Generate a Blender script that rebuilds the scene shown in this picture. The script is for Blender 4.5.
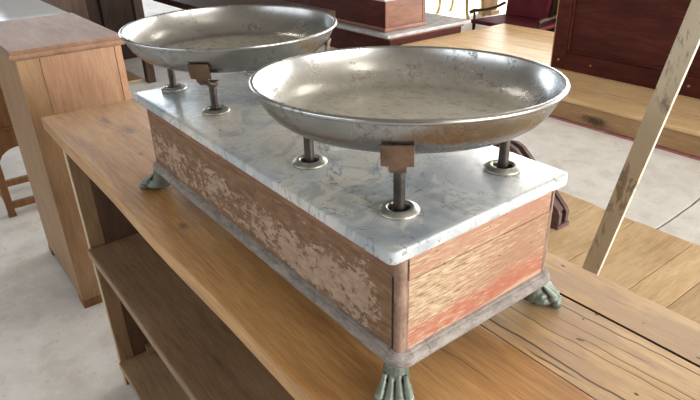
import bpy, bmesh, math, random
from mathutils import Vector, Matrix, noise
random.seed(7)
for o in list(bpy.data.objects): bpy.data.objects.remove(o)
scene = bpy.context.scene
C = scene.collection
# ------------------------------------------------------------------ camera
cam_d = bpy.data.cameras.new('camera'); cam_d.lens = 30.388; cam_d.sensor_width = 36; cam_d.clip_start = .02
cam = bpy.data.objects.new('camera', cam_d); C.objects.link(cam)
RZ = lambda a: Matrix.Rotation(math.radians(a), 4, 'Z')
cam.matrix_world = Matrix.Translation((.3133, -.2760, 1.2597)) @ RZ(53.199) @ Matrix.Rotation(math.radians(62.971), 4, 'X') @ RZ(-1.644)
scene.camera = cam
# ------------------------------------------------------------------ world and daylight
W = bpy.data.worlds.new('daylight'); scene.world = W; W.use_nodes = True
bg = W.node_tree.nodes['Background']; bg.inputs[0].default_value = (.80, .90, 1.0, 1); bg.inputs[1].default_value = 1.0
def area(name, loc, rot, sx, sy, power, col):
    d = bpy.data.lights.new(name, 'AREA'); d.shape = 'RECTANGLE'; d.size = sx; d.size_y = sy; d.energy = power; d.color = col
    o = bpy.data.objects.new(name, d); C.objects.link(o); o.location = loc; o.rotation_euler = [math.radians(a) for a in rot]
    return o
area('daylight_side_windows', (-2.5, 8.85, 1.75), (-90, 0, 0), 9.0, 2.5, 850, (1.0, .98, .95))
area('daylight_shopfront', (4.85, 2.3, 1.75), (0, 90, 0), 2.5, 5.0, 360, (1.0, .97, .92))
area('daylight_end_windows', (-11.85, 1.8, 2.0), (0, -90, 0), 1.8, 5.0, 105, (.80, .90, 1.0))
area('added_left_fill', (-2.0, -3.85, 2.0), (90, 0, 0), 6.0, 1.9, 30, (.95, .97, 1.0))  # added fill for the faces turned left, no known window behind it
sun_d = bpy.data.lights.new('sun', 'SUN'); sun_d.energy = 5.0; sun_d.angle = math.radians(1.0); sun_d.color = (1, .96, .9)
sun = bpy.data.objects.new('sun', sun_d); C.objects.link(sun); sun.rotation_euler = (math.radians(-58), 0, math.radians(6))
scene.view_settings.view_transform = 'Standard'; scene.view_settings.look = 'None'
scene.view_settings.exposure = 0.68; scene.view_settings.gamma = 1; scene.view_settings.use_curve_mapping = False
# ------------------------------------------------------------------ node helpers
class N:
    def __init__(s, name, rough=.5, metal=0.0, spec=.5):
        s.m = bpy.data.materials.new(name); s.m.use_nodes = True; s.t = s.m.node_tree; s.n = s.t.nodes
        s.b = s.n['Principled BSDF']; s.b.inputs['Roughness'].default_value = rough; s.b.inputs['Metallic'].default_value = metal
        s.b.inputs['Specular IOR Level'].default_value = spec
        s.tc = s.n.new('ShaderNodeTexCoord'); s.oi = s.n.new('ShaderNodeObjectInfo')
        s._co = None
    def link(s, a, b): s.t.links.new(a, b)
    def setv(s, sock, v):
        if isinstance(v, bpy.types.NodeSocket): s.link(v, sock)
        elif isinstance(v, (tuple, list)) and len(v) == 3 and sock.type == 'RGBA': sock.default_value = (*v, 1)
        else: sock.default_value = v
    def math(s, op, a, b=0.0, c=0.0):
        n = s.n.new('ShaderNodeMath'); n.operation = op
        for i, v in enumerate((a, b, c)):
            s.setv(n.inputs[i], v)
        return n.outputs[0]
    def co(s, scale=(1, 1, 1), rnd=True):
        mp = s.n.new('ShaderNodeMapping'); mp.inputs['Scale'].default_value = scale
        s.link(s.tc.outputs['Object'], mp.inputs['Vector'])
        if not rnd: return mp.outputs[0]
        cb = s.n.new('ShaderNodeCombineXYZ')
        r = s.math('MULTIPLY', s.oi.outputs['Random'], 37.0)
        for i in range(3): s.link(r, cb.inputs[i])
        ad = s.n.new('ShaderNodeVectorMath'); ad.operation = 'ADD'; s.link(mp.outputs[0], ad.inputs[0]); s.link(cb.outputs[0], ad.inputs[1])
        return ad.outputs[0]
    def noise(s, co, scale=5, detail=5, rough=.55, dist=0):
        n = s.n.new('ShaderNodeTexNoise'); s.link(co, n.inputs['Vector'])
        n.inputs['Scale'].default_value = scale; n.inputs['Detail'].default_value = detail
        n.inputs['Roughness'].default_value = rough; n.inputs['Distortion'].default_value = dist
        return n.outputs['Fac']
    def wave(s, co, scale, dist, detail=3, axis='Y'):
        n = s.n.new('ShaderNodeTexWave'); s.link(co, n.inputs['Vector']); n.bands_direction = axis
        n.inputs['Scale'].default_value = scale; n.inputs['Distortion'].default_value = dist; n.inputs['Detail'].default_value = detail
        n.inputs['Detail Scale'].default_value = 1.2
        return n.outputs['Fac']
    def ramp(s, f, stops):
        n = s.n.new('ShaderNodeValToRGB'); s.link(f, n.inputs[0]); e = n.color_ramp.elements
        while len(e) < len(stops): e.new(.5)
        for i, (p, c) in enumerate(stops):
            e[i].position = p; e[i].color = (*c, 1) if isinstance(c, (tuple, list)) else (c, c, c, 1)
        return n.outputs[0]
    def step(s, f, a, b):   # smooth 0..1 between a and b
        n = s.n.new('ShaderNodeMapRange'); n.interpolation_type = 'SMOOTHSTEP'
        s.setv(n.inputs[0], f); n.inputs[1].default_value = a; n.inputs[2].default_value = b
        n.inputs[3].default_value = 0; n.inputs[4].default_value = 1
        if a > b:
            n.inputs[1].default_value = b; n.inputs[2].default_value = a; n.inputs[3].default_value = 1; n.inputs[4].default_value = 0
        return n.outputs[0]
    def mix(s, f, a, b, mode='MIX'):
        n = s.n.new('ShaderNodeMix'); n.data_type = 'RGBA'; n.blend_type = mode
        s.setv(n.inputs[0], f); s.setv(n.inputs[6], a); s.setv(n.inputs[7], b)
        return n.outputs[2]
    def xyz(s, co=None):
        n = s.n.new('ShaderNodeSeparateXYZ'); s.link(co or s.tc.outputs['Object'], n.inputs[0]); return n.outputs
    def bump(s, h, strength=.3, dist=.002):
        n = s.n.new('ShaderNodeBump'); n.inputs['Strength'].default_value = strength; n.inputs['Distance'].default_value = dist
        s.link(h, n.inputs['Height']); s.link(n.outputs[0], s.b.inputs['Normal'])
    def color(s, c): s.setv(s.b.inputs['Base Color'], c); return s
    def set(s, k, v): s.setv(s.b.inputs[k], v); return s

def stretch(axis, k):
    return tuple(1.0 if i == 'XYZ'.index(axis) else k for i in range(3))
def wood(name, dark, mid, light, axis='X', scale=6, rough=.45, ratio=9, spec=.4, contrast=1.0, vary=.25, extra=None, bumps=.15):
    m = N(name, rough, 0, spec)
    a = m.noise(m.co(stretch(axis, ratio)), scale, 6, .62, .5)
    g2 = m.noise(m.co(stretch(axis, ratio * 2.2)), scale * 3.0, 6, .68, .4)
    fine = m.noise(m.co(stretch(axis, ratio * 3.5)), scale * 6, 4, .65)
    big = m.noise(m.co(stretch(axis, 2.2)), scale * .8, 4, .55, .4)
    f = m.math('ADD', m.math('MULTIPLY', a, .40), m.math('MULTIPLY', big, .27)); f = m.math('ADD', f, m.math('MULTIPLY', g2, .33))
    f = m.math('ADD', m.math('MULTIPLY', m.math('SUBTRACT', f, .5), 2.6 * contrast), .5)
    col = m.ramp(f, [(.10, dark), (.48, mid), (.85, light)])
    col = m.mix(m.math('MULTIPLY', m.step(fine, .54, .66), .42), col, tuple(c * .75 for c in dark))
    hs = m.n.new('ShaderNodeHueSaturation'); m.link(col, hs.inputs['Color'])
    m.link(m.math('ADD', m.math('MULTIPLY', m.oi.outputs['Random'], vary), 1 - vary / 2), hs.inputs['Value'])
    col = hs.outputs[0]
    if extra: col = extra(m, col)
    m.color(col)
    m.bump(fine, bumps, .0012)
    return m
def line_mask(m, across, along, a0, amp, freq, width, lo, hi, seed, slope=0.0):
    """a thin wandering line: across = a0 + slope*along + noise(along)"""
    cb = m.n.new('ShaderNodeCombineXYZ'); m.link(m.math('MULTIPLY', along, freq), cb.inputs[0]); cb.inputs[1].default_value = seed
    n = m.noise(cb.outputs[0], 1.0, 3, .55)
    pos = m.math('ADD', m.math('MULTIPLY', m.math('SUBTRACT', n, .5), amp), a0)
    if slope: pos = m.math('ADD', pos, m.math('MULTIPLY', along, slope))
    d = m.math('ABSOLUTE', m.math('SUBTRACT', across, pos))
    k = m.step(d, width, width * .35)
    k = m.math('MULTIPLY', k, m.step(along, lo, lo + .03))
    return m.math('MULTIPLY', k, m.step(along, hi, hi - .03))
def spot(m, sx, sy, cx, cy, rx, ry, soft=.6):
    dx = m.math('DIVIDE', m.math('SUBTRACT', sx, cx), rx); dy = m.math('DIVIDE', m.math('SUBTRACT', sy, cy), ry)
    d = m.math('SQRT', m.math('ADD', m.math('MULTIPLY', dx, dx), m.math('MULTIPLY', dy, dy)))
    nz = m.noise(m.tc.outputs['Object'], 90, 3, .5)
    d = m.math('ADD', d, m.math('MULTIPLY', m.math('SUBTRACT', nz, .5), .9))
    return m.step(d, 1.0, 1.0 - soft)
# ------------------------------------------------------------------ mesh helpers
def bm_box(lo, hi, bevel=0.0, seg=2, bm=None):
    b = bmesh.new()
    bmesh.ops.create_cube(b, size=1)
    c = [(lo[i] + hi[i]) / 2 for i in range(3)]; s = [hi[i] - lo[i] for i in range(3)]
    for v in b.verts: v.co = Vector((c[0] + v.co.x * s[0], c[1] + v.co.y * s[1], c[2] + v.co.z * s[2]))
    if bevel: bmesh.ops.bevel(b, geom=list(b.edges), offset=bevel, segments=seg, profile=.5, affect='EDGES')
    return merge(bm, b)
def merge(bm, b):
    if bm is None: return b
    me = bpy.data.meshes.new('tmp'); b.to_mesh(me); b.free(); bm.from_mesh(me); bpy.data.meshes.remove(me); return bm
def bm_lathe(prof, n=48, center=(0, 0, 0), bm=None, closed=False):
    b = bmesh.new(); rings = []
    for r, z in prof:
        if r < 1e-6: rings.append([b.verts.new((0, 0, z))])
        else: rings.append([b.verts.new((r * math.cos(2 * math.pi * i / n), r * math.sin(2 * math.pi * i / n), z)) for i in range(n)])
    idx = list(range(len(prof) - 1)) + ([len(prof) - 1] if closed else [])
    for k in idx:
        A, B = rings[k], rings[(k + 1) % len(rings)]
        for i in range(n):
            j = (i + 1) % n
            if len(A) == 1 and len(B) == 1: continue
            if len(A) == 1: b.faces.new((A[0], B[j], B[i]))
            elif len(B) == 1: b.faces.new((A[i], A[j], B[0]))
            else: b.faces.new((A[i], A[j], B[j], B[i]))
    bmesh.ops.recalc_face_normals(b, faces=list(b.faces))
    for v in b.verts: v.co += Vector(center)
    return merge(bm, b)
def bm_prism(pts, vec, bevel=0.0, seg=2, bm=None):
    b = bmesh.new(); v = Vector(vec)
    A = [b.verts.new(Vector(p)) for p in pts]; B = [b.verts.new(Vector(p) + v) for p in pts]
    b.faces.new(A); b.faces.new(B[::-1]); n = len(pts)
    for i in range(n): b.faces.new((A[i], B[i], B[(i + 1) % n], A[(i + 1) % n]))
    bmesh.ops.recalc_face_normals(b, faces=list(b.faces))
    if bevel: bmesh.ops.bevel(b, geom=list(b.edges), offset=bevel, segments=seg, profile=.5, affect='EDGES')
    return merge(bm, b)
def bm_tube(path, rad, n=10, bm=None):
    b = bmesh.new(); rings = []
    P = [Vector(p) for p in path]
    for i, p in enumerate(P):
        t = (P[min(i + 1, len(P) - 1)] - P[max(i - 1, 0)]).normalized()
        u = t.cross(Vector((.3, .1, 1)) if abs(t.z) < .9 else Vector((1, .2, 0))).normalized(); w = t.cross(u)
        r = rad[i] if isinstance(rad, (list, tuple)) else rad
        rings.append([b.verts.new(p + (u * math.cos(2 * math.pi * k / n) + w * math.sin(2 * math.pi * k / n)) * r) for k in range(n)])
    for A, B in zip(rings, rings[1:]):
        for k in range(n): b.faces.new((A[k], A[(k + 1) % n], B[(k + 1) % n], B[k]))
    b.faces.new(rings[0][::-1]); b.faces.new(rings[-1])
    bmesh.ops.recalc_face_normals(b, faces=list(b.faces))
    return merge(bm, b)
def bm_sphere(c, r, bm=None, u=12, v=8, M=None):
    b = bmesh.new(); bmesh.ops.create_uvsphere(b, u_segments=u, v_segments=v, radius=1)
    for x in b.verts:
        x.co = Vector((x.co.x * r[0], x.co.y * r[1], x.co.z * r[2]))
        if M: x.co = M @ x.co
        x.co += Vector(c)
    return merge(bm, b)
def obj(name, bm, mat, parent=None, origin=None, smooth=None, label=None):
    """vertices are in world metres (or, under a parent, also in world metres); the origin is set to a sensible point"""
    if origin is None:
        xs = [v.co for v in bm.verts]
        lo = Vector([min(c[i] for c in xs) for i in range(3)]); hi = Vector([max(c[i] for c in xs) for i in range(3)])
        origin = Vector(((lo.x + hi.x) / 2, (lo.y + hi.y) / 2, lo.z))
    origin = Vector(origin)
    for v in bm.verts: v.co -= origin
    me = bpy.data.meshes.new(name); bm.to_mesh(me); bm.free()
    me.materials.append(mat.m if isinstance(mat, N) else mat)
    if smooth is not None:
        for p in me.polygons: p.use_smooth = True
        me.set_sharp_from_angle(angle=math.radians(smooth))
    o = bpy.data.objects.new(name, me); C.objects.link(o)
    base = Vector((0, 0, 0)); q = parent
    while q is not None: base += q.location; q = q.parent
    o.parent = parent; o.location = origin - base
    if label: o['label'] = label
    return o
def thing(name, label, cat, loc, group=None):
    o = bpy.data.objects.new(name, None); C.objects.link(o); o.location = loc; o.empty_display_size = .05
    return tag(o, label, cat, group)
def tag(o, label, cat, group=None):
    o['label'] = label; o['category'] = cat
    if group: o['group'] = group
    return o
def struct(name, bm, mat, parent=None, **k):
    o = obj(name, bm, mat, parent, **k); o['kind'] = 'structure'; return o
# ------------------------------------------------------------------ materials
def mat_concrete():
    m = N('concrete', .62, 0, .35); co = m.co(rnd=False)
    a = m.noise(co, 1.6, 6, .6, .4); b = m.noise(co, 9, 6, .65); c = m.noise(co, 60, 3, .6)
    col = m.ramp(a, [(.3, (.68, .655, .615)), (.5, (.77, .755, .725)), (.68, (.85, .845, .825))])
    col = m.mix(m.math('MULTIPLY', m.step(b, .52, .62), .5), col, (.88, .875, .86))
    col = m.mix(m.math('MULTIPLY', m.step(b, .48, .38), .35), col, (.56, .52, .47))
    col = m.mix(m.math('MULTIPLY', m.step(c, .64, .70), .5), col, (.36, .33, .29))
    m.color(col); m.bump(b, .15, .003); return m
def mat_plain(name, col, rough=.6, metal=0, spec=.4, var=.2, scale=8):
    m = N(name, rough, metal, spec); n = m.noise(m.co(), scale, 5, .6)
    d = tuple(c * (1 - var) for c in col); l = tuple(min(1, c * (1 + var)) for c in col)
    m.color(m.ramp(n, [(.3, d), (.7, l)])); m.bump(n, .08, .002); return m
def mat_marble(name='marble'):
    m = N(name, .25, 0, .5); co = m.co(rnd=False)
    big = m.noise(co, 6, 4, .55, .6); mid = m.noise(co, 17, 7, .66, .8); cl = m.noise(m.co((1, 1.5, 1), rnd=False), 28, 6, .7, .5); sp = m.noise(co, 120, 2, .5)
    col = m.ramp(big, [(.40, (.30, .345, .385)), (.47, (.45, .485, .505)), (.54, (.60, .61, .60)), (.62, (.67, .64, .56))])
    col = m.mix(m.math('MULTIPLY', m.step(mid, .51, .62), .62), col, (.28, .32, .35))
    col = m.mix(m.math('MULTIPLY', m.step(mid, .47, .38), .6), col, (.69, .685, .655))
    col = m.mix(m.math('MULTIPLY', m.math('MULTIPLY', m.step(cl, .56, .66), m.step(big, .60, .46)), .5), col, (.38, .41, .44))
    for sc, off, wd, k, ax in ((3.6, .485, .006, .8, (1, 2.0, 1)), (5.2, .53, .006, .6, (1.7, .8, 1))):
        v = m.noise(m.co(ax, rnd=False), sc, 5, .62, 1.1)
        vein = m.step(m.math('ABSOLUTE', m.math('SUBTRACT', v, off)), wd, .002)
        col = m.mix(m.math('MULTIPLY', m.math('MULTIPLY', vein, m.step(cl, .36, .50)), k), col, (.20, .22, .24))
    col = m.mix(m.math('MULTIPLY', m.step(sp, .70, .76), .7), col, (.20, .17, .14))
    m.color(col); m.set('Roughness', m.ramp(mid, [(.3, .20), (.7, .40)])); m.bump(mid, .04, .001); return m
def mat_tin(name, stain=.5, tone=1.0):
    m = N(name, .34, 1.0); co = m.co(); x = m.xyz()
    n = m.noise(co, 11, 5, .6, .3); f = m.noise(co, 95, 6, .75, .3); s = m.noise(co, 300, 3, .6); pat = m.noise(co, 22, 4, .6, .4)
    col = m.ramp(n, [(.3, tuple(c * tone for c in (.48, .48, .46))), (.5, tuple(c * tone for c in (.60, .605, .595))), (.7, tuple(c * tone for c in (.70, .715, .72)))])
    floor_ = m.step(x[2], .0050, .0022)                           # the flat floor of the pan, duller than the wall
    worn = m.math('MULTIPLY', m.step(f, .50, .58), m.step(pat, .50, .60))
    col = m.mix(m.math('MULTIPLY', worn, .66), col, (.17, .165, .14))
    col = m.mix(m.math('MULTIPLY', m.step(s, .64, .70), .45), col, (.15, .13, .10))
    col = m.mix(m.math('MULTIPLY', floor_, .55), col, tuple(c * tone for c in (.66, .64, .56)))
    st = m.math('MULTIPLY', m.step(m.noise(m.co((1, 1.6, 1)), 60, 6, .75, .3), .50, .64), floor_)
    col = m.mix(m.math('MULTIPLY', st, stain), col, (.25, .17, .10))
    m.color(col)
    r = m.math('ADD', m.ramp(n, [(.3, .34), (.7, .24)]), m.math('MULTIPLY', worn, .22))
    m.set('Roughness', m.math('ADD', r, m.math('MULTIPLY', floor_, .16))); m.bump(n, .12, .003); return m
def mat_side():
    """brown paint with pinkish cream paint flaking off it; x runs along the panel, z up from its foot"""
    m = N('flaked_paint_side', .75, 0, .2); x = m.xyz(); u = m.math('MULTIPLY', x[0], -1.0); w = x[2]
    st = m.co((1.6, 1, 3.2), rnd=False)
    big = m.noise(st, 9, 3, .5, .3); fl = m.noise(st, 34, 6, .72, .5); fine = m.noise(m.co((1, 1, 1.4), rnd=False), 170, 4, .65); hs = m.noise(m.co((2, 1, 14), rnd=False), 12, 4, .6)
    base = m.ramp(m.math('ADD', m.math('MULTIPLY', fl, .5), m.math('MULTIPLY', hs, .5)), [(.32, (.135, .072, .040)), (.5, (.22, .128, .074)), (.68, (.31, .195, .12))])
    pnt = m.ramp(fl, [(.35, (.32, .215, .148)), (.55, (.42, .30, .218)), (.75, (.50, .385, .295))])
    k = m.math('ADD', m.math('MULTIPLY', fl, .46), m.math('MULTIPLY', big, .28)); k = m.math('ADD', k, m.math('MULTIPLY', fine, .26))
    k = m.math('ADD', k, m.math('MULTIPLY', m.step(u, .34, .06), .055))                        # more paint left near the front corner
    k = m.math('SUBTRACT', k, m.math('MULTIPLY', m.step(w, .046, .078), .12))                  # rubbed off along the top
    k = m.math('SUBTRACT', k, m.math('MULTIPLY', m.step(u, .055, .012), .14))                  # and at the corner
    k = m.math('SUBTRACT', k, m.math('MULTIPLY', m.step(w, .012, .002), .08))
    mask = m.step(k, .485, .525)
    col = m.mix(mask, base, pnt)
    col = m.mix(m.math('MULTIPLY', m.step(fine, .60, .68), .55), col, (.22, .12, .065))
    m.color(col); m.bump(m.math('ADD', m.math('MULTIPLY', mask, .5), m.math('MULTIPLY', fine, .4)), .4, .0012); return m
def mat_end(name, rail=False):
    """cream paint worn in long horizontal streaks to red; y runs along the panel, z up from its foot"""
    m = N(name, .7, 0, .25); x = m.xyz(); u = x[1]; w = x[2]
    s1 = m.noise(m.co((1, 1.0, 9), rnd=False), 14, 6, .65, .3); s2 = m.noise(m.co((1, 1.5, 12), rnd=False), 38, 6, .7, .4); big = m.noise(m.co((1, 1, 2), rnd=False), 9, 3, .5)
    fine = m.noise(m.co((1, 1, 2.5), rnd=False), 120, 4, .7)
    col = m.ramp(s2, [(.33, (.17, .088, .05)), (.44, (.30, .19, .11)), (.54, (.42, .32, .215)), (.68, (.52, .43, .32))])
    tan = m.math('MULTIPLY', m.step(u, .05, .16), m.step(m.math('ADD', m.math('MULTIPLY', s1, .6), m.math('MULTIPLY', big, .4)), .40, .56))
    col = m.mix(m.math('MULTIPLY', tan, .8), col, (.27, .14, .085))
    if rail:
        red = m.math('MULTIPLY', m.step(s1, .36, .56), .75); col = m.mix(red, col, (.34, .175, .12))
    else:
        edge = m.math('ADD', w, m.math('MULTIPLY', m.math('SUBTRACT', s1, .5), .05))
        red = m.math('MULTIPLY', m.step(edge, .034, .018), m.step(s2, .70, .46)); col = m.mix(m.math('MULTIPLY', red, .85), col, (.33, .105, .065))
        low = m.step(edge, .008, .001); col = m.mix(m.math('MULTIPLY', low, .6), col, (.46, .34, .24))
    col = m.mix(m.math('MULTIPLY', m.step(fine, .60, .68), .55), col, (.40, .22, .13))
    sp = m.noise(m.co((1, 1, 1), rnd=False), 210, 1, .4); col = m.mix(m.step(sp, .755, .77), col, (.06, .035, .02))
    m.color(col); m.bump(fine, .3, .001); return m
def mat_verdigris():
    m = N('verdigris_bronze', .48, .35, .4); co = m.co()
    n = m.noise(co, 55, 5, .6); geo = m.n.new('ShaderNodeNewGeometry')
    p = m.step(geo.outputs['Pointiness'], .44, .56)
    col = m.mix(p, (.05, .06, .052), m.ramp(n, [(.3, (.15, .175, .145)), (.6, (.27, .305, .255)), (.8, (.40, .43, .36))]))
    m.color(col); m.bump(n, .2, .001); return m

CONC = mat_concrete(); MARBLE = mat_marble(); TIN = mat_tin('tinned_pan', .38, 1.0); TINRIM = mat_tin('tarnished_rim', .0, .68); TINOUT = mat_tin('underside_reflection_tone', .0, .50); TIN2 = mat_tin('tinned_pan_dull', .9, .72)
VERD = mat_verdigris()
IRON = mat_plain('dark_iron', (.085, .075, .066), .42, .85, .5, .4, 60)
RUST = mat_plain('rusted_iron', (.135, .085, .052), .62, .35, .4, .45, 45)
NICKEL = mat_plain('dull_nickel_ring', (.36, .35, .31), .42, .75, .5, .3, 70)
SIDE = mat_side(); END = mat_end('worn_cream_end'); PINKP = mat_end('worn_red_rail', True)
BROWNP = wood('brown_paint', (.13, .06, .035), (.24, .12, .068), (.35, .19, .115), 'X', 22, .7, 4)
POSTP = wood('worn_post', (.12, .07, .048), (.23, .145, .105), (.35, .245, .185), 'Z', 60, .75, 2.0)
GREYM = wood('grey_moulding', (.11, .092, .078), (.225, .195, .17), (.37, .33, .295), 'X', 45, .75, 2.5)
GREYMY = wood('grey_moulding_end', (.13, .112, .10), (.26, .23, .21), (.43, .39, .365), 'Y', 45, .75, 2.5)
def front_plank_marks(m, col):
    x = m.xyz()
    for (cx, cy, rx, ry) in ((-.469, -.008, .020, .010), (-1.05, .055, .055, .011), (-.80, .045, .014, .006), (-.955, .075, .05, .018)):
        col = m.mix(m.math('MULTIPLY', spot(m, x[0], x[1], cx, cy, rx, ry, .9), .72), col, (.085, .042, .018))
    for i, (a0, lo, hi) in enumerate(((.045, -1.13, -.98), (.055, -.98, -.90), (.10, -.2, .05))):
        col = m.mix(m.math('MULTIPLY', line_mask(m, x[1], x[0], a0, .03, 6, .0016, lo, hi, i * 9.1), .6), col, (.10, .05, .02))
    return col
def rear_plank_marks(m, col):
    x = m.xyz()
    col = m.mix(m.math('MULTIPLY', m.step(m.noise(m.co((1, 3, 1), rnd=False), 9, 4, .6), .42, .58), .55), col, (.37, .25, .165))
    for i, (a0, w, lo, hi) in enumerate(((.262, .0009, -.02, .5), (.240, .0005, .0, .14), (.226, .0006, .04, .30), (.212, .0006, -.05, .5), (.196, .0006, .02, .09), (.176, .0012, -.06, .5), (.168, .0012, .02, .10), (.318, .0004, .02, .08))):
        col = m.mix(m.math('MULTIPLY', line_mask(m, x[1], x[0], a0, .022, 7, w * 1.5, lo, hi, i * 5.3, .05), .92), col, (.035, .02, .012))
    sp = m.noise(m.co((1, 1.6, 1), rnd=False), 62, 1, .4)
    col = m.mix(m.step(sp, .745, .76), col, (.05, .03, .018))
    return col
FRONTW = wood('golden_plank', (.24, .108, .032), (.45, .235, .082), (.62, .36, .145), 'X', 3.5, .38, 7, .45, 1.1, .0, front_plank_marks)
REARW = wood('weathered_plank', (.34, .20, .09), (.56, .365, .185), (.68, .485, .27), 'X', 6, .45, 10, .35, .9, .05, rear_plank_marks)
SHELFW = wood('shelf_board', (.18, .105, .055), (.32, .205, .115), (.43, .295, .175), 'X', 6, .55, 9)
DARKIN = wood('dark_stained_board_gap_shade', (.045, .022, .012), (.085, .042, .022), (.13, .07, .04), 'Z', 6, .5, 8)
PALE = wood('bare_wood_edge', (.50, .38, .24), (.62, .48, .32), (.72, .58, .42), 'Z', 6, .5, 8)
LEGW = wood('table_leg_wood', (.15, .085, .04), (.25, .15, .075), (.35, .22, .12), 'Z', 6, .5, 8)
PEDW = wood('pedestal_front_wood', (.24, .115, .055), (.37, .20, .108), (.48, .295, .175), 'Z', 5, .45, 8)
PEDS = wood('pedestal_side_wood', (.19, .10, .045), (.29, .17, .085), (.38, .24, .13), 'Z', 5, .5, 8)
PEDT = wood('pedestal_top_wood', (.20, .105, .06), (.31, .18, .115), (.40, .255, .18), 'X', 5, .5, 6, .22)
MAHOG = wood('mahogany', (.032, .007, .005), (.065, .014, .010), (.105, .026, .018), 'X', 4, .5, 7, .15)
MAHOG2 = wood('red_lit_mahogany', (.13, .055, .035), (.22, .10, .065), (.31, .155, .105), 'Y', 5, .30, 7, .5)  # redder, lighter copy: light on the sideboard's lit end put into the colour
DKBROWN = wood('dark_brown_wood', (.014, .007, .005), (.032, .016, .010), (.06, .032, .019), 'Z', 5, .55, 8, .2)
CHAIRW = wood('reddish_brown_wood', (.12, .048, .017), (.21, .095, .034), (.30, .15, .06), 'Z', 6, .42, 8)
PLATW = wood('platform_board', (.42, .27, .13), (.60, .42, .23), (.72, .55, .34), 'Y', 4, .42, 6, .4, 1.1, .34)
def knot(m, col):
    x = m.xyz()
    return m.mix(m.math('MULTIPLY', spot(m, x[0], x[2], -1.46, .050, .13, .042, .8), .9), col, (.035, .016, .008))
STAGEF = wood('stage_front_board', (.20, .11, .05), (.32, .19, .09), (.42, .275, .14), 'X', 3, .45, 7, .4, 1.0, .0, knot)
STAGET = wood('stage_top_board', (.42, .27, .13), (.62, .42, .22), (.74, .55, .33), 'X', 4, .42, 7, .4, .9, .12)
BEIGE = None
def mat_beige():
    m = N('worn_beige_paint', .55, 0, .4); co = m.co((1, 1, .35))
    n = m.noise(co, 38, 5, .7, .4); n2 = m.noise(m.co((1, 1, .5)), 16, 3, .5)
    col = m.mix(m.math('MULTIPLY', m.math('MULTIPLY', m.step(n, .50, .60), m.step(n2, .46, .56)), .75), m.ramp(n2, [(.3, (.62, .56, .42)), (.7, (.74, .69, .54))]), (.22, .18, .12))
    m.color(col); m.bump(n, .15, .001); return m
BEIGE = mat_beige()
MAROON = mat_plain('maroon_leather', (.085, .010, .017), .65, 0, .15, .3, 6)
PURPLE = wood('purple_brown_wood', (.075, .04, .04), (.13, .078, .075), (.20, .13, .125), 'X', 9, .5)
GILT = mat_plain('gilt_brass', (.42, .30, .11), .35, .8, .5, .4, 20)
TANW = wood('tan_wood', (.32, .20, .09), (.46, .31, .16), (.56, .40, .23), 'Z', 5, .5)
WHITET = mat_plain('white_painted_top', (.78, .82, .85), .18, 0, .5, .06, 3)
GREYP = mat_plain('grey_paint', (.30, .28, .27), .6, 0, .4, .15, 3)
PINKS = mat_plain('pink_strip', (.36, .13, .15), .6, 0, .3, .3, 20)
GREYMARB = mat_plain('grey_marble', (.46, .47, .50), .25, 0, .5, .25, 14)
PLASTER = mat_plain('plaster', (.20, .18, .155), .85, 0, .2, .06, 2)
FRAME = mat_plain('window_frame', (.30, .28, .25), .5, 0, .4, .1, 4)

# ================================================================== THE ROOM
X0, X1, Y0, Y1, H = -12.0, 5.0, -4.0, 9.0, 3.6
fl = struct('floor', bm_box((X0 - .2, Y0 - .2, -.25), (X1 + .2, Y1 + .2, -.05)), mat_plain('joint_fill', (.10, .09, .08)))
def joint_x(y, side): return -.62 - .045 * (y - 2.0) + .005 * math.sin(y * 9) + .006 * noise.noise((y * 14, 3.3, 0)) + side * .0055
ys = [Y0 - .2 + (Y1 - Y0 + .4) * i / 700 for i in range(701)]
for side, xe in ((-1, X0 - .2), (1, X1 + .2)):
    b = bmesh.new(); top = []; bot = []
    for y in ys:
        xj = joint_x(y, side)
        top.append((b.verts.new((xj, y, 0)), b.verts.new((xe, y, 0)))); bot.append(b.verts.new((xj, y, -.05)))
    for i in range(700):
        b.faces.new((top[i][0], top[i + 1][0], top[i + 1][1], top[i][1])); b.faces.new((top[i][0], bot[i], bot[i + 1], top[i + 1][0]))
    bmesh.ops.recalc_face_normals(b, faces=list(b.faces))
    for f in b.faces:
        if abs(f.normal.z) > .9 and f.normal.z < 0: f.normal_flip()
    obj('concrete_slab', b, CONC, fl, origin=(0, 0, 0))
def ceiling_lamp(x, y, where):
    l = thing('ceiling_lamp', 'long white tube lamp on the ceiling ' + where, 'lamp', (x, y, H - .10), 'ceiling tube lamps')
    obj('housing', bm_box((x - .62, y - .09, H - .05), (x + .62, y + .09, H - .0005), .005), PLASTER, l)
    tm = N('lamp_tube', .4); tm.color((.9, .9, .85)); tm.set('Emission Color', (1.0, .93, .82)); tm.set('Emission Strength', 14.0)
    for dy in (-.045, .045):
        b = bm_tube([(x - .60, y + dy, H - .075), (x + .60, y + dy, H - .075)], .016, 10); obj('tube', b, tm, l, smooth=60)
ceiling_lamp(-1.2, 3.0, 'above the aisle'); ceiling_lamp(-3.6, 1.0, 'above the far furniture'); ceiling_lamp(1.6, .6, 'above the shopfront end')
struct('ceiling', bm_box((X0 - .2, Y0 - .2, H), (X1 + .2, Y1 + .2, H + .15)), PLASTER)
def wall_with_opening(name, axis, pos, th, lo, hi, wins, zl, zh):
    """axis 'X' = wall at constant x; wins = list of (a,b) spans left open between zl and zh"""
    bm = bmesh.new()
    def seg(a, b, z0, z1):
        if axis == 'X': bm_box((min(pos, pos + th), a, z0), (max(pos, pos + th), b, z1), bm=bm)
        else: bm_box((a, min(pos, pos + th), z0), (b, max(pos, pos + th), z1), bm=bm)
    seg(lo, hi, 0, zl); seg(lo, hi, zh, H); c = lo
    for a, b in wins: seg(c, a, zl, zh); c = b
    seg(c, hi, zl, zh)
    return struct(name, bm, PLASTER)
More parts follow.
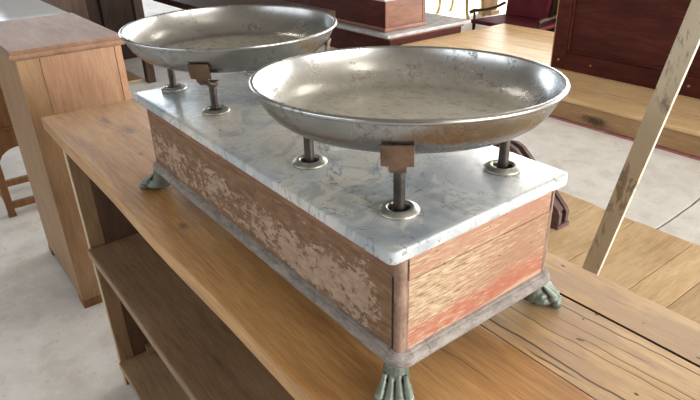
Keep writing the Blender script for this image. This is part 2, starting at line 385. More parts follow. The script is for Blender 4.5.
wall_with_opening('wall_left', 'Y', Y0, -.2, X0, X1, [(-5.0, 1.0)], 1.0, 3.0)
wall_with_opening('wall_right', 'Y', Y1, .2, X0, X1, [(-7.2, -2.6), (-2.4, 2.2)], .45, 3.05)
wall_with_opening('wall_front', 'X', X1, .2, Y0, Y1, [(-.3, 4.9)], .45, 3.05)
wall_with_opening('wall_back', 'X', X0, -.2, Y0, Y1, [(-.8, 4.4)], 1.0, 3.0)
def window(n, axis, pos, a, b, zl, zh):
    bm = bmesh.new(); k = max(2, int((b - a) / 1.2))
    for i in range(k + 1):
        c = a + (b - a) * i / k
        if axis == 'X': bm_box((pos - .03, c - .03, zl), (pos + .03, c + .03, zh), bm=bm)
        else: bm_box((c - .03, pos - .03, zl), (c + .03, pos + .03, zh), bm=bm)
    for z in (zl + .03, (zl + zh) / 2, zh - .03):
        if axis == 'X': bm_box((pos - .025, a, z - .03), (pos + .025, b, z + .03), bm=bm)
        else: bm_box((a, pos - .025, z - .03), (b, pos + .025, z + .03), bm=bm)
    struct('window_%d' % n, bm, FRAME)
window(5, 'Y', Y0 - .1, -5.0, 1.0, 1.0, 3.0)  # frame in the opening added for the left fill light
window(1, 'Y', Y1 + .1, -7.2, -2.6, .45, 3.05); window(2, 'Y', Y1 + .1, -2.4, 2.2, .45, 3.05)
window(3, 'X', X1 + .1, -.3, 4.9, .45, 3.05); window(4, 'X', X0 - .1, -.8, 4.4, 1.0, 3.0)

# ================================================================== PLANK TABLE
TZ = .822
t = thing('plank_table', 'rustic wooden table with thick golden plank top and open shelves carrying the marble scale', 'table', (-.35, .15, 0))
def plank(y0, y1, amp0, amp1, mat, xa=-1.181, xb=.62, z1=TZ, z0=TZ - .028, s=0.0, bev=.002, s2=None):
    """a long board along x with slightly wandering edges"""
    b = bmesh.new(); n = 46; rows = []
    for i in range(n + 1):
        x = xa + (xb - xa) * i / n
        ya = y0 + amp0 * noise.noise((x * 4.1, s, .5)); yb = y1 + amp1 * noise.noise((x * 4.1, s + 7 if s2 is None else s2, .5))
        rows.append([b.verts.new((x, ya, z0)), b.verts.new((x, yb, z0)), b.verts.new((x, yb, z1)), b.verts.new((x, ya, z1))])
    for A, B in zip(rows, rows[1:]):
        for k in range(4): b.faces.new((A[k], A[(k + 1) % 4], B[(k + 1) % 4], B[k]))
    b.faces.new(rows[0]); b.faces.new(rows[-1][::-1])
    bmesh.ops.recalc_face_normals(b, faces=list(b.faces))
    E = [e for e in b.edges if e.calc_face_angle(0) > 1.0]
    if bev: bmesh.ops.bevel(b, geom=E, offset=bev, segments=2, profile=.5, affect='EDGES')
    return b
obj('plank', plank(-.055, .1606, .0022, .0, FRONTW, s=1.0), FRONTW, t, origin=(0, 0, 0), smooth=15, label='golden front plank of the table top with dark knots')
obj('plank', plank(.1612, .2802, .0, .006, REARW, s=3.0, bev=.0005, s2=20.), REARW, t, origin=(0, 0, 0), smooth=15, label='greyish cracked middle plank of the table top')
obj('plank', plank(.2838, .349, .006, .003, REARW, s=20.0, bev=.0005), REARW, t, origin=(0, 0, 0), smooth=15, label='narrow rear plank of the table top')
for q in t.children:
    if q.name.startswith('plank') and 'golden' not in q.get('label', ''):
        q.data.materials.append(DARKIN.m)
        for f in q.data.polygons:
            if abs(f.normal.y) > .6 and .270 < f.center.y < .295: f.material_index = 1  # faces inside the crack go dark: shade of the gap put into colour
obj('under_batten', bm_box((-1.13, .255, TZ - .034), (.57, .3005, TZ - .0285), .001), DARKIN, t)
for y0 in (-.028, .265):
    lg = obj('leg', bm_box((-1.160, y0, 0), (-1.138, y0 + .036, TZ - .0285), .001), LEGW, t)
    if y0 < 0: obj('pale_edge', bm_box((-1.160, y0 - .0025, .004), (-1.1385, y0 - .0002, TZ - .0288), .0005), PALE, lg, label='pale bare wood edge')
    obj('leg', bm_box((.575, y0, 0), (.597, y0 + .062, TZ - .0285), .002), LEGW, t)
obj('shelf', plank(-.040, .29, .003, .002, SHELFW, -1.1375, .57, .475, .450, s=5.0, bev=.004), SHELFW, t, smooth=15, label='greyish brown middle shelf board')
obj('shelf', plank(-.036, .29, .003, .002, SHELFW, -1.1375, .57, .092, .070, s=8.0, bev=.003), SHELFW, t, smooth=15, label='bottom shelf board close to the floor')
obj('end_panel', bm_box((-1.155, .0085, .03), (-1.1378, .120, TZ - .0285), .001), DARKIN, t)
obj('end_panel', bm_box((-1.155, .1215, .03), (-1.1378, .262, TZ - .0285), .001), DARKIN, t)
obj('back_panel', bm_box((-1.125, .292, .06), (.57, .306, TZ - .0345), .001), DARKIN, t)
obj('shelf_cleat', bm_box((-1.1370, .045, .0925), (-1.112, .28, .116), .002), LEGW, t)
obj('shelf_peg', bm_box((-1.1375, -.030, .436), (-1.118, -.012, .4495), .002), LEGW, t)

# ================================================================== MARBLE SCALE
SZ = .99486; ST = .0133; SB = SZ - ST; CB = SB - .1056     # slab top, slab bottom, case bottom
s = thing('counter_scale', 'antique counter scale with marble top, two round metal pans and paw feet', 'scale', (-.31, .126, TZ))
L, WD = .6194, .252
def rounded_slab():
    pts = []; r = .008
    for cx, cy, a0 in ((-r, WD - r, 0), (-L + r, WD - r, 90), (-L + r, r, 180), (-r, r, 270)):
        for k in range(7):
            a = math.radians(a0 + 15 * k); pts.append((cx + r * math.cos(a), cy + r * math.sin(a), SB))
    b = bm_prism([(x * 1.003, y, z) for x, y, z in pts], (0, 0, ST))
    E = [e for e in b.edges if abs(e.verts[0].co.z - e.verts[1].co.z) < 1e-6]
    bmesh.ops.bevel(b, geom=E, offset=.0022, segments=3, profile=.5, affect='EDGES')
    return b
obj('marble_top', rounded_slab(), MARBLE, s, origin=(0, 0, SZ), smooth=40)
cx0, cx1, cy0, cy1 = -.616, -.004, .0137, .2383          # case faces
# long side panels and their top rails
for yf, yi in ((cy0, cy0 + .012), (cy1, cy1 - .012)):
    lo, hi = min(yf, yi), max(yf, yi)
    obj('side_panel', bm_box((cx0 + .0075, lo, CB), (cx1 - .0076, hi, SB - .0205), .0006), SIDE, s, origin=(cx1, lo, CB))
    obj('side_rail', bm_box((cx0 + .0075, lo - .0004, SB - .020), (cx1 - .0076, hi, SB - .0001), .0006), BROWNP, s)
for xf, xi in ((cx1, cx1 - .012), (cx0, cx0 + .012)):
    lo, hi = min(xf, xi), max(xf, xi)
    obj('end_panel', bm_box((lo, cy0 + .0078, CB), (hi, cy1 - .0075, SB - .0265), .0006), END, s, origin=(cx1, cy0, CB))
    obj('top_rail', bm_box((lo, cy0 + .0078, SB - .0258), (hi, cy1 - .0075, SB - .0001), .0006), PINKP, s, origin=(cx1, cy0, CB))
# corner posts: quarter-round at the near corner
def corner_post(cx, cy, sx, sy, r=.0070):
    pts = [(cx, cy, CB)]
    pts = []
    for k in range(7):
        a = math.radians(15 * k); pts.append((cx + sx * r * (math.cos(a)), cy + sy * r * math.sin(a), CB))
    pts += [(cx - sx * .004, cy + sy * r, CB), (cx - sx * .004, cy - sy * .004, CB), (cx + sx * r, cy - sy * .004, CB)]
    return bm_prism(pts, (0, 0, SB - CB - .0001))
for px, sx in ((cx1 - .0070, 1), (cx0 + .0070, -1)):
    for py, sy in ((cy0 + .0070, -1), (cy1 - .0070, 1)):
        obj('corner_post', corner_post(px, py, sx, sy), POSTP, s, smooth=50)
obj('bottom_board', bm_box((cx0 + .013, cy0 + .013, CB - .004), (cx1 - .013, cy1 - .013, CB + .004)), DARKIN, s)
# base moulding: half-round bars with mitred corners drawn as separate lengths
MH = .0175
prof = [(-.006, 0), (.0030, 0), (.0065, .002), (.0082, .0062), (.0075, .0108), (.0050, .0136), (.0030, .0145), (.0030, .0158), (.0005, MH), (-.006, MH)]  # (out, up)
mz = CB - MH + .0015
def mould_x(xa, xb, yface, sy): return bm_prism([(xa, yface + sy * o, mz + u) for o, u in prof], (xb - xa, 0, 0))
def mould_y(ya, yb, xface, sx): return bm_prism([(xface + sx * o, ya, mz + u) for o, u in prof], (0, yb - ya, 0))
obj('base_moulding', mould_x(cx0 + .008, cx1 - .012, cy0, -1), GREYM, s, smooth=45)
obj('base_moulding', mould_x(cx0 + .008, cx1 - .012, cy1, 1), GREYM, s, smooth=45)
obj('base_moulding', mould_y(cy0 + .0335, cy1 - .006, cx1, 1), GREYMY, s, smooth=45)
obj('base_moulding', mould_y(cy0 + .0135, cy0 + .033, cx1, 1), GREYMY, s, smooth=45)
obj('base_moulding', mould_y(cy0 + .008, cy1 - .008, cx0, -1), GREYMY, s, smooth=45)
def mould_corner(cx, cy, sx, sy, r):
    """the moulding profile swept round a corner"""
    b = bmesh.new(); rows = []
    for k in range(7):
        a = math.radians(15 * k)
        rows.append([b.verts.new((cx + sx * (r + o) * math.cos(a), cy + sy * (r + o) * math.sin(a), mz + u)) for o, u in prof])
    n = len(prof)
    for A, B in zip(rows, rows[1:]):
        for k in range(n): b.faces.new((A[k], A[(k + 1) % n], B[(k + 1) % n], B[k]))
    b.faces.new(rows[0]); b.faces.new(rows[-1][::-1])
    bmesh.ops.recalc_face_normals(b, faces=list(b.faces)); return b
obj('moulding_corner', mould_corner(cx1 - .0115, cy0 + .0129, 1, -1, .0122), GREYMY, s, smooth=45)
obj('moulding_corner', mould_corner(cx1 - .0075, cy1 - .0065, 1, 1, .007), GREYM, s, smooth=45)
obj('moulding_corner', mould_corner(cx0 + .0075, cy0 + .0075, -1, -1, .0072), GREYM, s, smooth=45)
obj('moulding_corner', mould_corner(cx0 + .0075, cy1 - .0075, -1, 1, .0072), GREYM, s, smooth=45)
# lion paw feet
def paw_mesh():
    bm = bmesh.new()
    bm_sphere((-.001, 0, .0115), (.0205, .0195, .0120), bm)                 # pad
    bm_sphere((-.004, 0, .0160), (.0150, .0175, .0125), bm)                 # instep
    bm_tube([(-.010, 0, .010), (-.0150, 0, .0460)], [.0155, .0125], 18, bm)  # ankle
    for k, a in enumerate((-1.5, -.5, .5, 1.5)):
        y = a * .0100; f = 1 - .16 * abs(a)
        bm_tube([(-.0035, y * .70, .0360), (.0030 * f, y * .78, .0290), (.0100 * f, y * .90, .0225), (.0145 * f, y, .0175)], [.0024, .0032, .0042, .0050], 10, bm)   # tendon ridge
        bm_sphere((.0135 * f, y, .0172), (.0066, .0054, .0056), bm)            # knuckle
        bm_sphere((.0195 * f, y * 1.02, .0085), (.0066, .0052, .0075), bm)     # toe
        bm_sphere((.0225 * f, y * 1.02, .0040), (.0045, .0036, .0038), bm)     # claw end
    for v in bm.verts:
        if v.co.z < .0004: v.co.z = .0004
    return bm
for i, (px, py, ang) in enumerate(((-.004, .009, -45), (-.0125, .2500, 50), (-.629, .012, 212), (-.620, .242, 135))):
    b = paw_mesh(); R = Matrix.Translation((px, py, TZ)) @ RZ(ang) @ Matrix.Diagonal((.95 if i != 2 else 1.1, .95, .84 if i != 2 else .80, 1))
    for v in b.verts: v.co = R @ v.co
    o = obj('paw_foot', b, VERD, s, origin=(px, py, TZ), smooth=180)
    md = o.modifiers.new('r', 'REMESH'); md.mode = 'VOXEL'; md.voxel_size = .00085; md.use_smooth_shade = True
    sm = o.modifiers.new('s', 'SMOOTH'); sm.iterations = 2; sm.factor = .5
# pans, posts, rings, claws
PC = ((-.1290, .1310, .021, -.034, TIN, 'bright tinned pan nearer the camera'), (-.5200, .1330, -.014, .002, TIN2, 'dull tinned pan at the far end'))
RR, PZ, BZ = .1565, SZ + .1010, -.0412
def pan_profile():
    out = []; inn = []
    pts = [(0, .0), (.110, .0), (.121, .0012), (.131, .0050), (.1400, .0115), (.1470, .0195), (.1520, .0285), (.1548, .0360), (.1556, .0397)]
    th = .0016
    for i, (r, z) in enumerate(pts): out.append((r, z + BZ))
    rim = []
    for k in range(11):
        a = math.radians(-120 + 30 * k); rim.append((RR + .0008 + .0027 * math.cos(a), .0407 + .0027 * math.sin(a) + BZ))
    for i, (r, z) in enumerate(pts[::-1]): inn.append((max(0, r - th * (0 if r == 0 else 1)), z + BZ + th * .9))
    return out, rim, inn
sx, sy = .0752, .0748
for pcx, pcy, ta, tb, mat, lab in PC:
    out, rim, inn = pan_profile()
    R = Matrix.Translation((pcx, pcy, PZ)) @ Matrix.Rotation(-math.atan(ta), 4, 'Y') @ Matrix.Rotation(math.atan(tb), 4, 'X')
    b = bm_lathe(out + inn, 96)
    for v in b.verts: v.co = R @ (v.co + Vector((0, 0, 0)))
    bot = R @ Vector((0, 0, BZ))
    pan = obj('scale_pan', b, mat, s, origin=bot, smooth=60, label=lab)
    pan.data.materials.append(TINOUT.m)  # outside darkened: the table's brown reflection put into its colour
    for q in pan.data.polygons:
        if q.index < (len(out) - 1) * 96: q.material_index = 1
    b = bm_lathe(rim, 96, closed=True)
    for v in b.verts: v.co = R @ v.co
    obj('rolled_rim', b, TINRIM, pan, origin=bot, smooth=60)
    for ix in (1, -1):
        for iy in (-1, 1):
            px, py = pcx + ix * sx, pcy + iy * sy
            d = Vector((ix, iy, 0)).normalized()
            claw = (ix, iy) in (((1, -1), (-1, 1)) if mat is TIN else ((1, -1), (1, 1)))
            zc = SZ + (.0415 if claw else .0540) + (ta * ix * sx + tb * iy * sy)   # arm height follows the pan
            post = obj('post', bm_lathe([(0, SZ - .004), (.0056, SZ - .004), (.0056, zc), (0, zc)], 20, (px, py, 0)), IRON, s, smooth=40)
            obj('collar', bm_lathe([(0, zc - .0035), (.0066, zc - .0035), (.0075, zc - .002), (.0075, zc + .0008), (0, zc + .0008)], 6, (px, py, 0)), RUST, post)
            # claw: flat arm under the pan, upturned plate outside it
            side = Vector((-d.y, d.x, 0)); base = Vector((px, py, zc))
            Q = lambda a, h, w: base + d * a + Vector((0, 0, h)) + side * w
            path = [(-.008, .0008), (.010, .0014), (.024, .0050), (.034, .0115), (.0378, .0165), (.0382, .0170), (.0415, .0270), (.0442, .0375)]
            if not claw: path = [(-.012, .0008), (-.004, .0010), (.004, .0010), (.012, .0010)]
            thk = .0030; b = bmesh.new(); rows = []
            for k, (a, h) in enumerate(path):
                w = .0075 if (k < 2 or not claw) else (.0078 if k < 5 else .0142)
                q0 = path[max(k - 1, 0)]; q1 = path[min(k + 1, len(path) - 1)]; tx, th_ = q1[0] - q0[0], q1[1] - q0[1]; ln = math.hypot(tx, th_)
                nx, nh = -th_ / ln, tx / ln
                rows.append([b.verts.new(Q(a, h, -w)), b.verts.new(Q(a, h, w)), b.verts.new(Q(a + nx * thk, h + nh * thk, w)), b.verts.new(Q(a + nx * thk, h + nh * thk, -w))])
            for A, B in zip(rows, rows[1:]):
                for k in range(4): b.faces.new((A[k], A[(k + 1) % 4], B[(k + 1) % 4], B[k]))
            b.faces.new(rows[0]); b.faces.new(rows[-1][::-1])
            bmesh.ops.recalc_face_normals(b, faces=list(b.faces))
            E = [e for e in b.edges if e.calc_face_angle(0) > 1.0]
            bmesh.ops.bevel(b, geom=E, offset=.0007, segments=2, profile=.5, affect='EDGES')
            obj('claw' if claw else 'support_arm', b, RUST, post)
            ring = [(.0108, SZ + .0008), (.0195, SZ + .0002), (.0200, SZ + .0018), (.0190, SZ + .0034), (.0165, SZ + .0042), (.0155, SZ + .0052), (.0130, SZ + .0060), (.0113, SZ + .0052), (.0106, SZ + .003)]
            rg = obj('post_ring', bm_lathe(ring, 40, (px, py, 0), closed=True), NICKEL, s, smooth=50)
            obj('ring_socket', bm_lathe([(0, SZ + .0006), (.0106, SZ + .0006), (.0106, SZ + .0001), (0, SZ + .0001)], 24, (px, py, 0)), IRON, rg)

# ================================================================== PEDESTAL CABINET (left)
p = thing('pedestal_cabinet', 'tall light brown wooden pedestal cabinet with moulded top at the end of the table', 'cabinet', (-1.86, .132, 0))
px0, px1, py0, py1 = -2.10, -1.603, -.018, .283
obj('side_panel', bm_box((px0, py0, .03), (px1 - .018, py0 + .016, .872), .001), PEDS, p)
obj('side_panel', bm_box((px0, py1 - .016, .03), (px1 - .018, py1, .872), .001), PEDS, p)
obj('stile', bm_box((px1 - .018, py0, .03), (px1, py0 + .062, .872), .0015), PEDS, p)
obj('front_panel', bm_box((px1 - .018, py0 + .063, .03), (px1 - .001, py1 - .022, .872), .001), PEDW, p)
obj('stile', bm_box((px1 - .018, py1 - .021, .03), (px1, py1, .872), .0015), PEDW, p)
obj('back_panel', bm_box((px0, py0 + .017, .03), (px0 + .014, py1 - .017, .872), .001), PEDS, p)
obj('base_block', bm_box((px1 - .06, py0 - .002, 0), (px1 + .002, py1 + .002, .0295), .002), CHAIRW, p)
obj('base_block', bm_box((px0 - .002, py0 - .002, 0), (px0 + .05, py1 + .002, .0295), .002), CHAIRW, p)
tp = [(0, 0), (.006, 0), (.011, .004), (.0125, .010), (.010, .016), (.006, .0185), (.008, .022), (.0085, .028), (0, .028)]
b = bmesh.new(); rows = []
ctr = [(px0 - .07, py0 - .002), (px1, py0 - .002), (px1, py1 + .002), (px0 - .07, py1 + .002)]
for (ax, ay), (dx, dy) in zip(ctr, ((-1, -1), (1, -1), (1, 1), (-1, 1))):
    rows.append([b.verts.new((ax + dx * o, ay + dy * o, .8725 + u)) for o, u in tp])
for k in range(4):
    A, B = rows[k], rows[(k + 1) % 4]
    for i in range(len(tp) - 1): b.faces.new((A[i], B[i], B[i + 1], A[i + 1]))
b.faces.new([r[0] for r in rows]); b.faces.new([r[-1] for r in rows])
bmesh.ops.recalc_face_normals(b, faces=list(b.faces))
obj('top_board', b, PEDT, p, smooth=35)

# ================================================================== WHITE TOPPED TABLE behind the pedestal
w = thing('white_table', 'long table with glossy white top behind the wooden pedestal cabinet', 'table', (-3.6, .0, 0))
obj('table_top', bm_box((-4.15, -.55, .72), (-3.0, .521, .75), .004), WHITET, w)
for x in (-4.08, -3.1):
    for y in (-.45, .42): obj('leg', bm_box((x - .03, y - .03, 0), (x + .03, y + .03, .7195), .003), DKBROWN, w)
obj('apron', bm_box((-4.04, .405, .62), (-3.14, .435, .7195), .002), DKBROWN, w)
# ================================================================== ARCHED STAND (far left)
a = thing('arched_stand', 'small reddish brown wooden stand with arched rail and open base beside the pedestal', 'stand', (-2.68, .02, 0))
ax0, ax1, ay0, ay1 = -2.84, -2.53, -.092, .140
for x in (ax0, ax1 - .03):
    for y in (ay0, ay1 - .03):
        obj('leg', bm_box((x, y, .012), (x + .03, y + .03, .40), .003), CHAIRW, a)
        obj('foot_block', bm_box((x - .002, y - .002, 0), (x + .032, y + .032, .0118), .002), CHAIRW, a)
def arch(xa, xb, y0, y1, z0, z1, rise):
    n = 10; pts = [(xa, y0, z1), (xa, y1, z1)]
    for k in range(n + 1):
        u = 1 - k / n; pts.append((xa, y0 + (y1 - y0) * u, z0 + rise * math.sin(math.pi * u) ** .6))
    return bm_prism(pts, (xb - xa, 0, 0))
obj('arched_rail', arch(ax1 - .024, ax1 - .004, ay0 + .030, ay1 - .030, .265, .3995, .055), CHAIRW, a)
obj('lower_rail', bm_box((ax1 - .026, ay0 + .0305, .035), (ax1 - .004, ay1 - .0305, .068), .003), CHAIRW, a)
obj('lower_rail', bm_box((ax0 + .004, ay0 + .0305, .035), (ax0 + .026, ay1 - .0305, .068), .003), CHAIRW, a)
obj('lower_rail', bm_box((ax0 + .0305, ay0 + .004, .035), (ax1 - .0305, ay0 + .026, .068), .003), CHAIRW, a)
obj('moulding', bm_box((ax0 - .006, ay0 - .006, .4005), (ax1 + .006, ay1 + .006, .415), .004), CHAIRW, a)
obj('box_body', bm_box((ax0, ay0, .4155), (ax1, ay1, .60), .003), CHAIRW, a)
obj('lid', bm_box((ax0 - .008, ay0 - .008, .6005), (ax1 + .008, ay1 + .008, .618), .004), CHAIRW, a)

# ================================================================== LOW PLATFORM behind the table (boards run along y)
lp = thing('low_platform', 'low platform of light wooden boards on the concrete behind the scale table', 'platform', (-.2, 1.08, 0))
LZ = .145; xs = -1.16; k = 0
widths = [.205, .19, .17, .215, .12, .185, .15, .21, .17, .20, .16]
for wd in widths:
    obj('board', bm_box((xs + .001, .402, LZ - .022), (xs + wd - .001, 1.752 + .004 * math.sin(k * 2.1), LZ), .0018), PLATW, lp); xs += wd; k += 1
for y in (.43, 1.05, 1.70): obj('joist', bm_box((-1.15, y, 0), (xs - .01, y + .045, LZ - .0225), .002), DKBROWN, lp)
# ================================================================== DARK WEDGE on the low platform
y0 = 1.47
sil = [(-1.075, .385), (-1.045, .405), (-1.0, .408), (-.965, .396), (-.93, .368), (-.88, .328), (-.812, .275), (-.750, .220), (-.742, .205), (-.743, .162), (-1.075, .162)]
wd = thing('sloping_bracket', 'dark purplish brown wooden bracket with sloping carved edge behind the marble scale', 'bracket', (-.91, y0 + .03, LZ))
obj('cheek', bm_prism([(x, y0, z) for x, z in sil], (0, .018, 0), .002), PURPLE, wd)
obj('cheek', bm_prism([(x, y0 + .042, z) for x, z in sil], (0, .018, 0), .002), PURPLE, wd)
obj('sloping_board', bm_prism([(-.90, y0 + .0185, .338), (-.754, y0 + .0185, .214), (-.760, y0 + .0185, .204), (-.907, y0 + .0185, .328)], (0, .023, 0)), PURPLE, wd)
obj('base_board', bm_box((-1.08, y0 - .006, LZ), (-.738, y0 + .066, LZ + .0165), .003), PURPLE, wd)
# ================================================================== LEANING SLAT
b0 = Vector((-.310, .80, LZ)); b1 = Vector((-.095, .80, 1.34))
dv = (b1 - b0).normalized(); wv = Vector((dv.z, 0, -dv.x)); hw = .0195
sl = thing('leaning_slat', 'worn beige painted wooden slat leaning at a slant behind the table', 'slat', b0)
pts = [b0 + wv * -hw + dv * .006, b0 + wv * hw - dv * .0066 + dv * .006, b1 + wv * hw, b1 - wv * hw]
pts[0].z = LZ + .0005; pts[1].z = LZ + .0005
obj('slat', bm_prism(pts, (0, .009, 0), .0010), BEIGE, sl)
c0 = b0 + dv * (.92)
# ================================================================== FAR STAGE with boards
st = thing('display_stage', 'low wooden display stage with knotty front board under the dark panel', 'platform', (-1.2, 3.66, 0))
fx0, fx1, fy0, fy1 = -3.45, 2.0, 2.872, 4.46
obj('front_board', bm_box((fx0, fy0, .012), (fx1, fy0 + .022, .118), .002), STAGEF, st, origin=(0, 0, 0))
yy = fy0 - .010; k = 0
for wdt in (.26, .225, .24, .22, .25, .21, .20):
    hi = min(yy + wdt, fy1)
    b = bm_box((fx0, yy + .001, .1185), (fx1, hi - .001, .145), .011 if k == 0 else .0015, 4 if k == 0 else 1)
    obj('board', b, STAGET, st, smooth=40); yy += wdt; k += 1
obj('pink_strip', bm_box((fx0, fy0 - .012, .0005), (fx1, fy0 - .0005, .011), .001), PINKS, st, label='pinkish strip along the foot of the stage')
obj('side_board', bm_box((fx0, fy0 + .0225, .005), (fx0 + .02, fy1 - .03, .118), .001), STAGEF, st)
obj('back_board', bm_box((fx0, fy1 - .028, .005), (fx1, fy1 - .008, .118), .001), STAGEF, st)
# ================================================================== MAHOGANY PANEL on the stage
hb = thing('mahogany_panel', 'large dark mahogany headboard with recessed panel standing on the stage', 'headboard', (-1.0, 3.42, .145))
hx0, hx1, hy = -2.155, .25, 3.395
obj('stile', bm_box((hx0, hy, .146), (hx0 + .10, hy + .05, .98), .003), MAHOG, hb)
obj('stile', bm_box((hx1 - .12, hy, .146), (hx1, hy + .05, .98), .003), MAHOG, hb)
obj('bottom_rail', bm_box((hx0 + .1005, hy, .146), (hx1 - .1205, hy + .05, .27), .003), MAHOG, hb)
obj('top_rail', bm_box((hx0 + .1005, hy, .86), (hx1 - .1205, hy + .05, .98), .003), MAHOG, hb)
obj('recessed_panel', bm_box((hx0 + .1005, hy + .022, .2705), (hx1 - .1205, hy + .036, .8595)), MAHOG, hb)
for (l, h) in (((hx0 + .101, hy + .004, .2705), (hx1 - .121, hy + .021, .288)), ((hx0 + .101, hy + .004, .289), (hx0 + .118, hy + .021, .859))):
    obj('panel_moulding', bm_box(l, h, .005), MAHOG, hb)
obj('edge_strip', bm_box((hx0 - .008, hy + .002, .146), (hx0 - .0005, hy + .05, .98), .001), TANW, hb, label='pale edge strip')
obj('foot_strip', bm_box((hx0 + .01, hy - .014, .1455), (hx1, hy - .0008, .153), .002), TANW, hb, label='pale strip along the bottom edge')
for x in (-2.10, -1.85, -1.2): obj('peg', bm_lathe([(0, 0), (.008, 0), (.008, .003), (0, .004)], 12), GILT, hb).matrix_basis = Matrix.Translation((x + 1.0, hy - .0005 - 3.42, .215 - .145)) @ Matrix.Rotation(math.radians(90), 4, 'X')
# ================================================================== MARBLE TOPPED SIDEBOARD
sb = thing('marble_topped_sideboard', 'dark mahogany sideboard on low plinth with grey marble ledge behind the pans', 'sideboard', (-4.6, 3.5, 0))
obj('plinth', bm_box((-6.0, 3.03, 0), (-3.485, 3.90, .190), .004), MAHOG, sb)
obj('plinth_moulding', bm_box((-6.01, 3.015, .1905), (-3.475, 3.92, .2125), .006), MAHOG2, sb)
obj('marble_ledge', bm_box((-6.02, 2.975, .213), (-3.446, 3.97, .24), .004), GREYMARB, sb)
obj('cabinet_body', bm_box((-5.85, 3.05, .2405), (-3.572, 3.515, .98), .004), MAHOG, sb)
obj('end_face', bm_box((-3.5715, 3.0855, .276), (-3.568, 3.4795, .98), .001), MAHOG2, sb)
obj('base_moulding', bm_box((-5.86, 3.036, .241), (-3.553, 3.528, .275), .008), MAHOG2, sb)
obj('corner_stile', bm_box((-3.5715, 3.052, .276), (-3.564, 3.085, .98), .002), MAHOG2, sb)
obj('corner_stile', bm_box((-3.5715, 3.480, .276), (-3.564, 3.513, .98), .002), MAHOG2, sb)
obj('shelf_band', bm_box((-5.86, 3.036, .49), (-3.56, 3.528, .512), .005), GREYMARB, sb)
obj('back_panel', bm_box((-5.85, 3.53, .2405), (-3.70, 3.60, 1.2), .003), MAHOG, sb)
# ================================================================== DARK TABLE and CABINET behind the far pan
dt = thing('low_dark_table', 'low dark brown plank table seen just above the far pan', 'table', (-4.0, 1.85, 0))
for x, y in ((-4.17, 1.64), (-3.3, 1.64), (-4.17, 2.1), (-3.3, 2.1)):
    obj('leg', bm_box((x - .03, y - .03, 0), (x + .03, y + .03, .525), .004), DKBROWN, dt)
obj('table_top', bm_box((-4.9, 1.58, .5255), (-3.1, 2.2, .575), .005), DKBROWN, dt)
dc = thing('open_dark_cabinet', 'open dark wooden cabinet with square legs and tan bottom board behind the pedestal', 'cabinet', (-4.75, .8, 0))
for x in (-4.33, -5.2):
    for y in (.45, 1.255): obj('leg', bm_box((x - .033, y - .033, 0), (x + .033, y + .033, .95), .004), DKBROWN, dc)
obj('back_panel', bm_box((-5.26, .40, .002), (-5.236, 1.60, .95), .002), DKBROWN, dc)
obj('bottom_board', bm_box((-5.16, .40, .002), (-4.40, 1.215, .02), .003), TANW, dc, label='tan bottom board')
obj('top', bm_box((-5.28, .38, .9505), (-4.27, 1.44, .985), .004), DKBROWN, dc)
dr = obj('inner_door', bm_box((-5.2355, .62, .10), (-5.215, 1.12, .90), .003), wood('cabinet_door', (.035, .014, .008), (.075, .032, .017), (.12, .06, .035), 'Z', 4, .5), dc)
obj('knob', bm_sphere((-5.205, .68, .5), (.012, .012, .012)), GILT, dr)
bc = thing('brown_chest', 'dark brown wooden chest behind the white topped table', 'chest', (-6.6, .6, 0))
obj('body', bm_box((-7.0, -.6, 0), (-6.1, 1.7, .78), .005), DKBROWN, bc); obj('lid', bm_box((-7.03, -.63, .7805), (-6.07, 1.73, .82), .006), DKBROWN, bc)
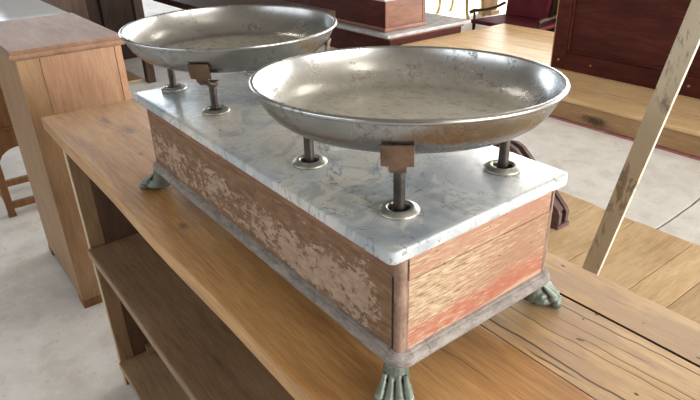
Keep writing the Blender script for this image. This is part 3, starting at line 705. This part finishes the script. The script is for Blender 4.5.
# ================================================================== LOW RED ARMCHAIR beyond the stage
rc = thing('low_armchair', 'low dark wooden armchair with maroon leather back beyond the stage', 'chair', (-3.55, 4.8, 0))
obj('backrest', bm_prism([(-3.86, 4.98, .115), (-3.36, 4.98, .115), (-3.33, 5.06, .62), (-3.89, 5.06, .62)], (0, .05, 0), .012), MAROON, rc)
obj('seat', bm_prism([(-3.94, 4.53, .075), (-3.15, 4.53, .075), (-3.20, 5.02, .075), (-3.90, 5.02, .075)], (0, 0, .038), .012), MAROON, rc)
obj('back_frame', bm_prism([(-3.885, 5.035, .0), (-3.17, 5.035, .0), (-3.14, 5.115, .64), (-3.92, 5.115, .64)], (0, .03, 0), .006), DKBROWN, rc)
for x in (-3.915, -3.17):
    obj('leg', bm_tube([(x, 4.56, 0), (x, 4.56, .04), (x, 4.56, .085)], [.014, .017, .020], 8), DKBROWN, rc)
    k_ = -1 if x < -3.6 else 1
    obj('armrest', bm_tube([(x + .05 * k_, 4.55, .178), (x + .045 * k_, 4.60, .192), (x + .02 * k_, 4.76, .186), (x + .005 * k_, 4.90, .196), (x, 5.03, .225)], [.018, .02, .014, .014, .017], 8), DKBROWN, rc, smooth=60)
    obj('arm_support', bm_tube([(x + .04 * k_, 4.60, .185), (x + .02 * k_, 4.585, .13), (x + .01 * k_, 4.56, .08)], [.013, .012, .016], 8), DKBROWN, rc, smooth=60)
# ================================================================== GILT LEGGED TABLE, tan post, grey cabinet
g = thing('gilt_table', 'gilt table with slender curved legs in the bright area beyond the sideboard', 'table', (-4.62, 5.15, 0))
for x, y, s_ in ((-4.87, 5.02, -1), (-4.40, 4.98, 1), (-4.87, 5.24, -1), (-4.40, 5.24, 1)):
    obj('leg', bm_tube([(x + .03 * s_, y, 0), (x, y, .08), (x - .01 * s_, y, .25), (x + .02 * s_, y, .42), (x + .01 * s_, y, .56)], [.02, .016, .02, .034, .03], 10), GILT, g, smooth=60)
obj('top', bm_box((-4.97, 4.92, .561), (-4.30, 5.28, .60), .01), GILT, g)
pp = thing('tan_post', 'tan wooden post standing beside the low armchair', 'post', (-4.45, 5.42, 0))
obj('shaft', bm_box((-4.53, 5.36, .05), (-4.37, 5.48, 1.6), .01), TANW, pp); obj('base', bm_box((-4.55, 5.34, 0), (-4.35, 5.50, .0495), .008), TANW, pp)
gc = thing('grey_cabinet', 'grey painted cabinet behind the maroon chair back', 'cabinet', (-3.5, 5.9, 0))
obj('body', bm_box((-4.32, 5.6, 0), (-2.7, 6.2, .95), .005), GREYP, gc); obj('top', bm_box((-4.35, 5.57, .9505), (-2.67, 6.23, .98), .005), GREYP, gc)
